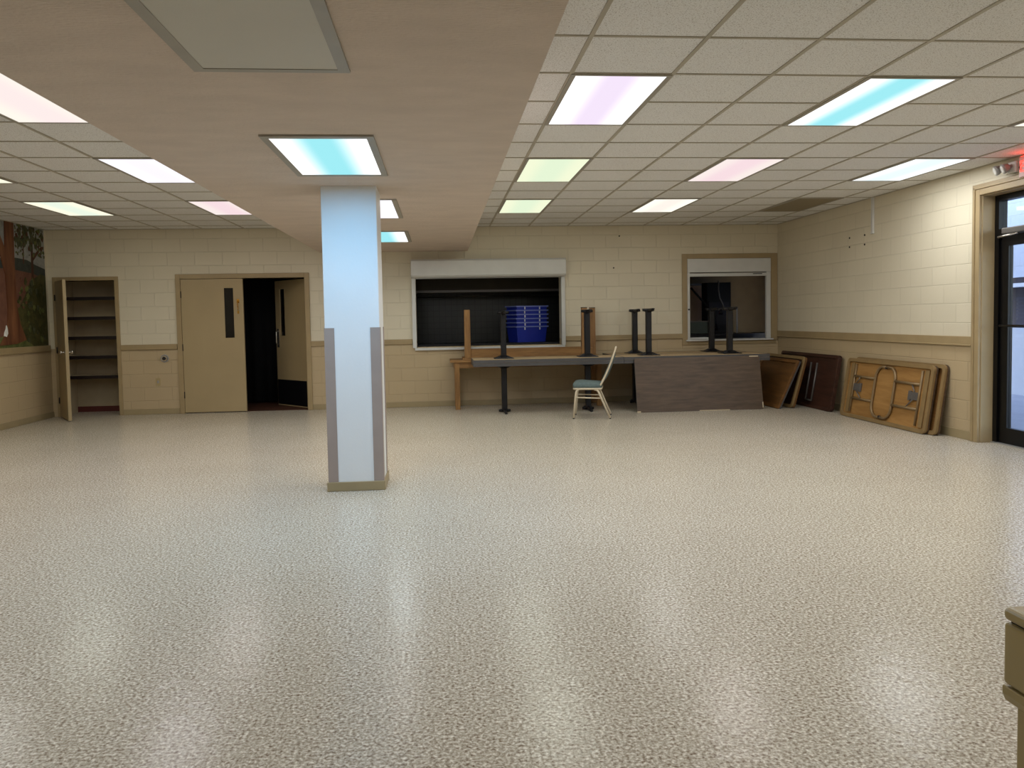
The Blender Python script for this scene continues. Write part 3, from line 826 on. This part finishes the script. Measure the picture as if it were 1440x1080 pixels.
# stacked bins
def bin_():
    t = thing('plastic_bin', '', 'bin', (0, 0, 0), (0, 0, 0), 'stacked blue bins')
    bw, bd, tw, td, hh = .250, .170, .275, .195, .255
    vs = []
    for (a, c, z) in ((bw, bd, 0), (tw, td, hh), (tw-.004, td-.004, hh), (bw-.004, bd-.004, .006)):
        vs += [(-a, -c, z), (a, -c, z), (a, c, z), (-a, c, z)]
    fs = [(3, 2, 1, 0), (12, 13, 14, 15)]
    for L_ in range(3):
        for i in range(4):
            j = (i+1) % 4
            fs.append((L_*4+i, L_*4+j, L_*4+4+j, L_*4+4+i))
    MB().add(vs, fs).build('body', M['blue'], t)
    re = lambda a, c: [(-a, -c), (a, -c), (a, c), (-a, c)]
    MB().ring(re(tw+.018, td+.018), re(tw-.004, td-.004), 'z', hh-.014, hh+.004).build('rim', M['bluerim'], t)
    for sx in (-1, 1):
        MB().box(sx*.135-.007, sx*.135+.007, -td-.018, -td-.003, hh-.055, hh-.013).build('clip', M['bin_clip'], t)
    return t
proto = bin_()
names = ['lowest', 'second from the bottom', 'third from the bottom', 'third from the top', 'second from the top', 'topmost']
for i in range(6):
    o = proto if i == 0 else copy_tree(proto)
    o.location = (1.43, 12.97, .963+.066*i); o.rotation_euler = (0, 0, R(20+(.6 if i % 2 else -.5)))
    o['label'] = 'blue plastic bin in the larger hatch, %s of the nested stack' % names[i]
# things behind the smaller hatch
t = thing('sink_counter', 'dark steel sink counter inside the smaller serving hatch', 'counter', (4.8, 13.6, 0))
O = t.location
MB(O).box(2.9, 6.28, 13.2, 13.95, .98, 1.02).build('worktop', M['kdark'], t)
MB(O).box(2.95, 6.25, 13.25, 13.9, 0, .98).build('cabinet', M['kdark'], t)
t = thing('spray_faucet', 'tall kitchen spray faucet with curved hose, behind the smaller hatch', 'faucet', (5.05, 13.42, 1.022))
MB().tube([(-.10, 0, .42), (-.13, 0, .52), (-.18, 0, .62), (-.20, 0, .76), (-.20, 0, .92)], .012, 8).build('hose', M['steelgrey'], t)
MB().tube([(-.22, -.02, .42), (.12, -.02, .44)], .018, 8).build('crossbar', M['steelgrey'], t)
MB().tube([(.12, -.02, .44), (.12, -.02, .0)], .014, 8).build('riser', M['grey_plastic'], t)
MB().tube([(-.17, -.03, .42), (-.17, -.05, .34)], [.02, .034], 10).build('spray_head', M['kdark'], t)
t = thing('dish_machine', 'black boxy dish machine behind the smaller hatch', 'dish machine', (4.95, 13.78, 1.022))
MB().box(-.22, .22, -.10, .19, 0, .9).build('body', M['dark'], t, .01)
MB().box(-.18, .18, -.115, -.10, .15, .55).build('door', M['kdark'], t)
t = thing('wall_board', 'pale brown board on the kitchen wall behind the smaller hatch', 'board', (4.5, 14.49, 1.3))
O = t.location
MB(O).box(3.9, 5.1, 14.47, 14.499, 1.22, 1.9).build('panel', M['kboard'], t)
MB(O).box(3.88, 5.12, 14.45, 14.47, 1.90, 1.94).build('top_rail', M['steelgrey'], t)
o = MB((4.45, 13.55, 1.02)).tube([(4.40, 13.55, 1.83), (4.78, 13.55, 1.40)], .018, 8).build('mop_handle', M['dark'])
MB((4.45, 13.55, 1.02)).tube([(4.78, 13.55, 1.40), (4.84, 13.55, 1.08)], [.03, .05], 8).build('mop_head', M['kdark'], o)
o.location = (4.45, 13.55, 1.02)
tag(o, 'dark mop handle leaning at a slant behind the smaller hatch', 'mop')
t = thing('serving_tray', 'greenish tray propped on the sink counter behind the smaller hatch', 'tray', (4.5, 13.62, 1.021))
MB().box(-.22, .22, -.01, .01, 0, .22).build('body', plain('green_grey_plastic', lin(70, 82, 72), .4), t, .006)
MB().box(-.235, .235, -.016, .016, .205, .225).build('rim', M['steelgrey'], t, .004)
o = tag(MB((4.15, 12.62, .958)).box(4.0, 4.33, 12.45, 12.62, .958, .99).build('paper_box', M['white_metal'], None, .004), 'flat pale box lying on the sill of the smaller hatch', 'box')
o.location = (4.15, 12.62, .958)

# ------------------------------------------------------------------ pedestal tables
def pedestal_table(label, loc, flipped=False, depth=.76, length=2.13, cols=(-.612, .612), h=.73):
    t = thing('pedestal_table', label, 'table', loc, (PI if flipped else 0, 0, 0), 'grey-edged pedestal tables')
    hl, hd = length/2, depth/2
    th = .046
    MB().box(-hl+.004, hl-.004, -hd+.004, hd-.004, h-th+.002, h).build('tabletop', M['particle'], t)
    re = lambda a, c: [(-a, -c), (a, -c), (a, c), (-a, c)]
    MB().ring(re(hl, hd), re(hl-.004, hd-.004), 'z', h-th, h-.001).build('edge_band', M['laminate_grey'], t)
    for x in cols:
        MB().prism([(x+u, w) for u, w in rrect(-.04, .04, -.04, .04, .012, 3)], 'z', .035, h-th-.01).build('column', M['black'], t)
        mp = MB().frustum((x, 0, h-th+.001), (.14, .14), (x, 0, h-th-.012), (.13, .13))
        mp.frustum((x, 0, h-th-.012), (.125, .05), (x, 0, h-th-.045), (.046, .046)); mp.frustum((x, 0, h-th-.012), (.05, .125), (x, 0, h-th-.045), (.046, .046))
        mp.build('mounting_plate', M['black'], t)
        ft = MB()
        fl = min(.27, hd-.03)
        ft.tube([(x, -fl, .018), (x, -fl+.05, .022), (x, 0, .03), (x, fl-.05, .022), (x, fl, .018)], [.017, .024, .03, .024, .017], 10)
        ft.tube([(x-.085, 0, .022), (x-.045, 0, .026), (x+.045, 0, .026), (x+.085, 0, .022)], [.018, .022, .022, .018], 10)
        for q in ((x, -fl), (x, fl)): ft.tube([(q[0], q[1], 0), (q[0], q[1], .02)], .02, 10)
        ft.build('foot', M['black'], t)
    return t
YF1, YB1 = 11.35, 12.03
HT = .73
ZF = HT*2+.001
pedestal_table('grey-edged pedestal table standing upright on black columns behind the beige chair', (1.52, YF1, 0), False)
pedestal_table('upside-down pedestal table with two black columns up, in front of the wooden one', (1.52, YF1, ZF), True)
pedestal_table('grey-edged pedestal table standing upright behind the leaning brown tabletop', (3.655, YF1, 0), False)
pedestal_table('upside-down pedestal table with black columns up, behind the leaning brown tabletop', (3.655, YF1, ZF), True)
pedestal_table('grey-edged pedestal table standing upright against the back wall below the smaller hatch', (3.62, YB1, 0), False, .56)
pedestal_table('upside-down pedestal table with black columns up, against the wall below the smaller hatch', (3.62, YB1, ZF), True, .56)

# ------------------------------------------------------------------ wooden tables
t = thing('wooden_table', 'honey pine table standing upright against the wall under the larger hatch', 'table', (1.33, 12.02, 0))
O = t.location
X0, X1, Y0, Y1, HTW = .14, 2.50, 11.765, 12.315, .745
MB(O).box(X0, X1, Y0, Y1, HTW-.036, HTW).build('tabletop', M['pine'], t, .004)
a = MB(O)
a.box(X0+.06, X1-.06, Y0+.03, Y0+.05, HTW-.125, HTW-.036); a.box(X0+.06, X1-.06, Y1-.05, Y1-.03, HTW-.125, HTW-.036)
a.box(X0+.06, X0+.08, Y0+.05, Y1-.05, HTW-.125, HTW-.036); a.box(X1-.08, X1-.06, Y0+.05, Y1-.05, HTW-.125, HTW-.036)
a.build('apron', M['pine'], t)
for lx in (X0+.105, X1-.105):
    for ly in (Y0+.06, Y1-.06):
        MB(O).box(lx-.036, lx+.036, ly-.036, ly+.036, 0, HTW-.036).build('leg', M['pine_v'], t, .004)
t = thing('wooden_table', 'honey pine table lying upside down with wooden legs up, in front of the hatch', 'table', (1.33, 12.02, HTW))
O = t.location
zb = HTW+.001
MB(O).box(.33, 2.42, 11.78, 12.30, zb, zb+.028).build('tabletop', M['pine'], t, .003)
a = MB(O)
zt = zb+.145
a.box(.40, 2.30, 11.80, 11.822, zb+.028, zt); a.box(.42, 2.36, 12.25, 12.272, zb+.028, zt); a.box(.40, .422, 11.822, 12.25, zb+.028, zt); a.box(2.28, 2.302, 11.822, 12.25, zb+.028, zt)
a.build('apron', M['pine'], t)
for lx, ly in ((.405, 11.815), (2.175, 11.815), (.425, 12.255), (2.385, 12.255)):
    MB(O).frustum((lx, ly, zb+.028), (.046, .040), (lx, ly, 1.49), (.042, .036)).build('leg', M['pine_v'], t, .003)
    MB(O).box(lx-.043, lx+.043, ly-.037, ly+.037, 1.49, 1.50).build('foot_cap', M['rubber'], t)

# ------------------------------------------------------------------ brown tabletop leaning on the tables
bx0, bx1 = 2.725, 4.55
tilt = math.asin(.15/.76)
t = thing('table_top', 'brown woodgrain tabletop leaning on its long edge against the stacked tables', 'tabletop', ((bx0+bx1)/2, 10.79, .004), (-tilt, 0, 0))
hw = (bx1-bx0)/2
MB().prism(rrect(-hw, hw, 0, .765, .02, 3), 'y', 0, .024).build('board', M['laminate_brown'], t)
MB().ring(rrect(-hw-.001, hw+.001, -.001, .766, .021, 3), rrect(-hw+.002, hw-.002, .002, .763, .019, 3), 'y', .001, .0235).build('edge_band', M['laminate_grey'], t)
cpx = MB()
cpx.box(hw-.15, hw-.02, -.0015, .004, .752, .768); cpx.box(-hw, -hw+.05, -.0015, .006, -.002, .016); cpx.box(hw-.012, hw+.0015, -.0015, .006, .02, .10); cpx.box(-.02, .42, -.0015, .003, -.0015, .008)
cpx.build('chipped_edge', M['chip'], t)

# ------------------------------------------------------------------ folding tables leaning on the right wall
def folding_table(label, xb, yfar, length, width, lean, top='laminate_brown', under='ply', rim='ply_edge', tubes='brass_tube', style='full', rad=.05):
    """local: x runs from the far end to the near end, z up the board, -y faces the room"""
    ang = math.asin(lean/width)
    t = thing('folding_table', label, 'folding table', (xb, yfar, .004), (-ang, 0, -PI/2), 'folded tables leaning on the wall')
    L, Wd = length, width
    MB().prism(rrect(0, L, 0, Wd, rad), 'y', .022, .040).build('tabletop', M[top], t)
    MB().prism(rrect(.004, L-.004, .004, Wd-.004, rad), 'y', .016, .022).build('underside', M[under], t)
    MB().ring(rrect(0, L, 0, Wd, rad), rrect(.045, L-.045, .045, Wd-.045, rad*.6), 'y', -.012, .016).build('rim', M[rim], t, .003)
    if style == 'full':
        for x in (.10, L-.16):
            MB().box(x, x+.07, .001, .016, .06, Wd-.06).build('cleat', M[rim], t, .002)
        for side in (0, 1):
            X = (lambda x: x) if side == 0 else (lambda x: L-x)
            g = MB()
            pts = [(L/2-.004, Wd-.075)]
            for i in range(0, 7):
                a = R(90+90*i/6)
                pts.append((L/2-.075+.135*math.cos(a), Wd-.21+.135*math.sin(a)))
            for i in range(0, 7):
                a = R(180+90*i/6)
                pts.append((L/2-.075+.135*math.cos(a), .21+.135*math.sin(a)))
            pts.append((L/2-.004, .075))
            g.tube([(X(x), -.004, z) for x, z in pts], .0155, 8)
            xe = L/2-.21
            for z in (Wd*.33, Wd*.70):
                g.tube([(X(.215), .000, z), (X(xe), -.004, z)], .0155, 8)
            g.tube([(X(.215), .004, .07), (X(.215), .004, Wd-.07)], .014, 8)
            lg = g.build('leg_frame', M[tubes], t)
            bk = MB()
            zz = Wd*.52
            bk.box(min(X(.23), X(.36)), max(X(.23), X(.36)), -.008, .014, zz-.045, zz+.045)
            bk.box(min(X(.36), X(.40)), max(X(.36), X(.40)), -.014, .014, zz-.055, zz+.055)
            bk.build('lock_bracket', M['steelgrey'], t, .004)
            MB().tube([(X(.29), -.008, zz+.045), (X(.37), -.004, Wd*.70)], .007, 8).build('brace', M['steelgrey'], t)
            MB().tube([(X(.31), -.008, zz-.045), (X(.42), -.004, Wd*.35)], .007, 8).build('brace', M['steelgrey'], t)
        for z in (.085, Wd-.085):
            MB().tube([(L/2, -.02, z), (L/2, .006, z)], .014, 8).build('leg_catch', M['rubber'], t)
    elif style == 'bars':
        for x in (L-.78, L-.60):
            MB().tube([(x, .004, .10), (x, .004, Wd-.13)], .014, 8).build('leg_tube', M['steelgrey'], t)
        MB().tube([(L-.78, .004, .10), (L-.60, .004, .10)], .012, 8).build('leg_tube', M['steelgrey'], t)
    return t
folding_table('folded table with honey plywood underside and leg frame facing the hall', 5.235, 9.94, 1.83, .76, .119, rad=.06)
folding_table('folded table against the wall, directly behind the plywood-faced one', 5.290, 9.83, 1.83, .775, .118, under='umber', style='plain', rad=.06)
folding_table('dark walnut folded table with two grey tubes, flat against the wall', 5.245, 12.02, 1.80, .775, .13, 'walnut', 'walnut', 'walnut', style='bars')
folding_table('tan-rimmed folded table with rounded corners, leaning in front of the dark one', 4.955, 12.10, 1.33, .755, .20, 'umber', 'walnut', 'ply_edge', style='plain', rad=.06)
folding_table('umber folded table tilted furthest over, beside the brown leaning tabletop', 4.745, 12.02, 1.26, .745, .31, 'laminate_grey', 'umber', 'umber', style='plain', rad=.02)

# ------------------------------------------------------------------ chair
def banquet_chair(loc, rz):
    t = thing('stacking_chair', 'beige metal stacking chair with a teal padded seat, seen side-on', 'chair', loc, (0, 0, rz))
    r = .0135
    for s in (-1, 1):
        y = s*.225
        lg = MB().tube([(.165, y*.93, .388), (.188, y*.95, .385), (.203, y*.97, .36), (.212, y, .30), (.240, y, .012)], r, 10).build('leg', M['chair_frame'], t)
        MB().tube([(.239, y, .02), (.2405, y, 0)], .013, 10).build('foot_cap', M['rubber'], lg)
        lg = MB().tube([(-.04, y*.93, .388), (-.07, y*.95, .384), (-.092, y*.97, .362), (-.115, y, .31), (-.242, y, .012)], r, 10).build('leg', M['chair_frame'], t)
        MB().tube([(-.240, y, .02), (-.2435, y, 0)], .013, 10).build('foot_cap', M['rubber'], lg)
        MB().tube([(.213, y, .285), (-.125, y, .275)], .009, 8).build('stretcher', M['chair_frame'], t)
    sf = MB()
    pl = [(x, y) for x, y in rrect(-.13, .235, -.215, .215, .04)]
    sf.tube([(x, y, .398) for x, y in pl], r, 8, True)
    sf.build('seat_frame', M['chair_frame'], t)
    bf = MB()
    pts = []
    for s, rng in ((-1, range(0, 8)), (1, range(7, -1, -1))):
        for i in rng:
            u = i/7
            x = -.10-.215*u-.015*math.sin(u*PI)
            z = .405+.50*u
            if i == 0: x, z = -.085, .400
            pts.append((x, s*(.205-.03*u), z))
        if s == -1:
            pts += [(-.321, -.165, .925), (-.324, -.13, .937), (-.325, 0, .94), (-.324, .13, .937), (-.321, .165, .925)]
    bf.tube(pts, .0125, 10)
    bf.build('back_frame', M['chair_frame'], t)
    # seat cushion: domed rounded pad
    vs, fs = [], []
    ol = rrect(-.135, .245, -.22, .22, .05)
    n = len(ol)
    rings = [(.96, .405), (1.0, .415), (1.02, .44), (1.0, .468), (.92, .484), (.7, .494), (.35, .499)]
    for k, z in rings:
        for (x, y) in ol:
            vs.append((.055+(x-.055)*k, y*k, z-(.012 if x < 0 else 0)*(1 if z > .46 else 0)))
    for a in range(len(rings)-1):
        for i in range(n):
            j = (i+1) % n
            fs.append((a*n+i, a*n+j, (a+1)*n+j, (a+1)*n+i))
    fs.append(list(range(n))[::-1]); fs.append([(len(rings)-1)*n+i for i in range(n)])
    MB().add(vs, fs, 0, True).build('seat', M['teal'], t)
    # back pad follows the leaning frame
    vs, fs = [], []
    nu, nv = 10, 8
    def P(u, v, side):
        uu = .16+u*.80
        x = -.10-.215*uu-.015*math.sin(uu*PI)
        y = (.19-.03*uu)*(2*v-1)
        edge = min(1, 5*min(u, 1-u), 5*min(v, 1-v))
        th = .010+.018*math.sqrt(max(0, edge))
        return (x+(th*.6 if side else -th), y, .405+.50*uu+(0.4*th if side else -.4*th))
    for side in (0, 1):
        for a in range(nu+1):
            for c in range(nv+1):
                vs.append(P(a/nu, c/nv, side))
    S = (nu+1)*(nv+1)
    for a in range(nu):
        for c in range(nv):
            q = [a*(nv+1)+c, a*(nv+1)+c+1, (a+1)*(nv+1)+c+1, (a+1)*(nv+1)+c]
            fs += [tuple(q), tuple(S+i for i in q[::-1])]
    border = [(0, c) for c in range(nv)]+[(a, nv) for a in range(nu)]+[(nu, c) for c in range(nv, 0, -1)]+[(a, 0) for a in range(nu, 0, -1)]
    bi = [a*(nv+1)+c for a, c in border]
    for i in range(len(bi)):
        p, q = bi[i], bi[(i+1) % len(bi)]
        fs.append((p, S+p, S+q, q))
    MB().add(vs, fs, 0, True).build('backrest', M['teal'], t)
    return t
banquet_chair((2.033, 10.51, 0), R(166.6))

# ------------------------------------------------------------------ painted furniture corner at the right edge
t = thing('cabinet', 'olive-brown painted furniture corner with rounded top, cut off by the frame', 'cabinet', (1.6, 1.2, 0))
O = t.location
X0, X1, Y0, Y1 = 1.142, 2.3, .5, 1.5
MB(O).box(X0-.002, X1, Y0, Y1+.002, .713, .741).build('top', M['olive'], t, .012, 4)
MB(O).box(X0, X1-.01, Y0+.01, Y1, .580, .709).build('apron', M['olive'], t, .008, 3)
MB(O).prism([(X0-.001, .577), (X1-.01, .577), (X1-.03, .538), (X0+.014, .538), (X0+.005, .545), (X0-.001, .560)], 'y', Y0+.03, Y1+.001).build('lower_moulding', M['olive'], t, .004, 3)
MB(O).box(X0+.013, X1-.04, Y0+.05, Y1-.025, 0, .541).build('pedestal', M['olive'], t, .004)
MB(O).box(X0+.01, X1-.02, Y0+.02, Y1-.01, .705, .716).build('groove', M['rubber'], t)
MB(O).box(X0+.012, X1-.02, Y0+.03, Y1-.015, .574, .583).build('groove', M['rubber'], t)

# ------------------------------------------------------------------ world, camera, view
w = bpy.data.worlds.new('sky'); scene.world = w; w.use_nodes = True
nt = w.node_tree
bg = nt.nodes['Background']
sk = nt.nodes.new('ShaderNodeTexSky'); sk.sky_type = 'NISHITA'; sk.sun_disc = False; sk.sun_elevation = R(35); sk.sun_rotation = R(200)
nt.links.new(sk.outputs[0], bg.inputs['Color']); bg.inputs['Strength'].default_value = 1.0

cam = bpy.data.cameras.new('camera')
co = bpy.data.objects.new('camera', cam); COL.objects.link(co)
yaw, pitch, roll = .0903, -.0513, -.0183
fwd = Vector((math.sin(yaw)*math.cos(pitch), math.cos(yaw)*math.cos(pitch), math.sin(pitch)))
rgt = Vector((math.cos(yaw), -math.sin(yaw), 0))
up = rgt.cross(fwd)
r2 = rgt*math.cos(roll)+up*math.sin(roll)
u2 = -rgt*math.sin(roll)+up*math.cos(roll)
mtx = Matrix((r2, u2, -fwd)).transposed().to_4x4()
mtx.translation = (0, 0, 1.35)
co.matrix_world = mtx
cam.sensor_fit = 'HORIZONTAL'; cam.sensor_width = 36
cam.lens = 36*1110.76/1440
cam.shift_y = (504.9-540)/1440
cam.clip_start = .05; cam.clip_end = 200
scene.camera = co
scene.cycles.use_denoising = True
scene.cycles.max_bounces = 10
scene.cycles.diffuse_bounces = 6
scene.view_settings.view_transform = 'Standard'
scene.view_settings.look = 'None'
scene.view_settings.gamma = 1
scene.view_settings.use_curve_mapping = False
scene.view_settings.exposure = 0
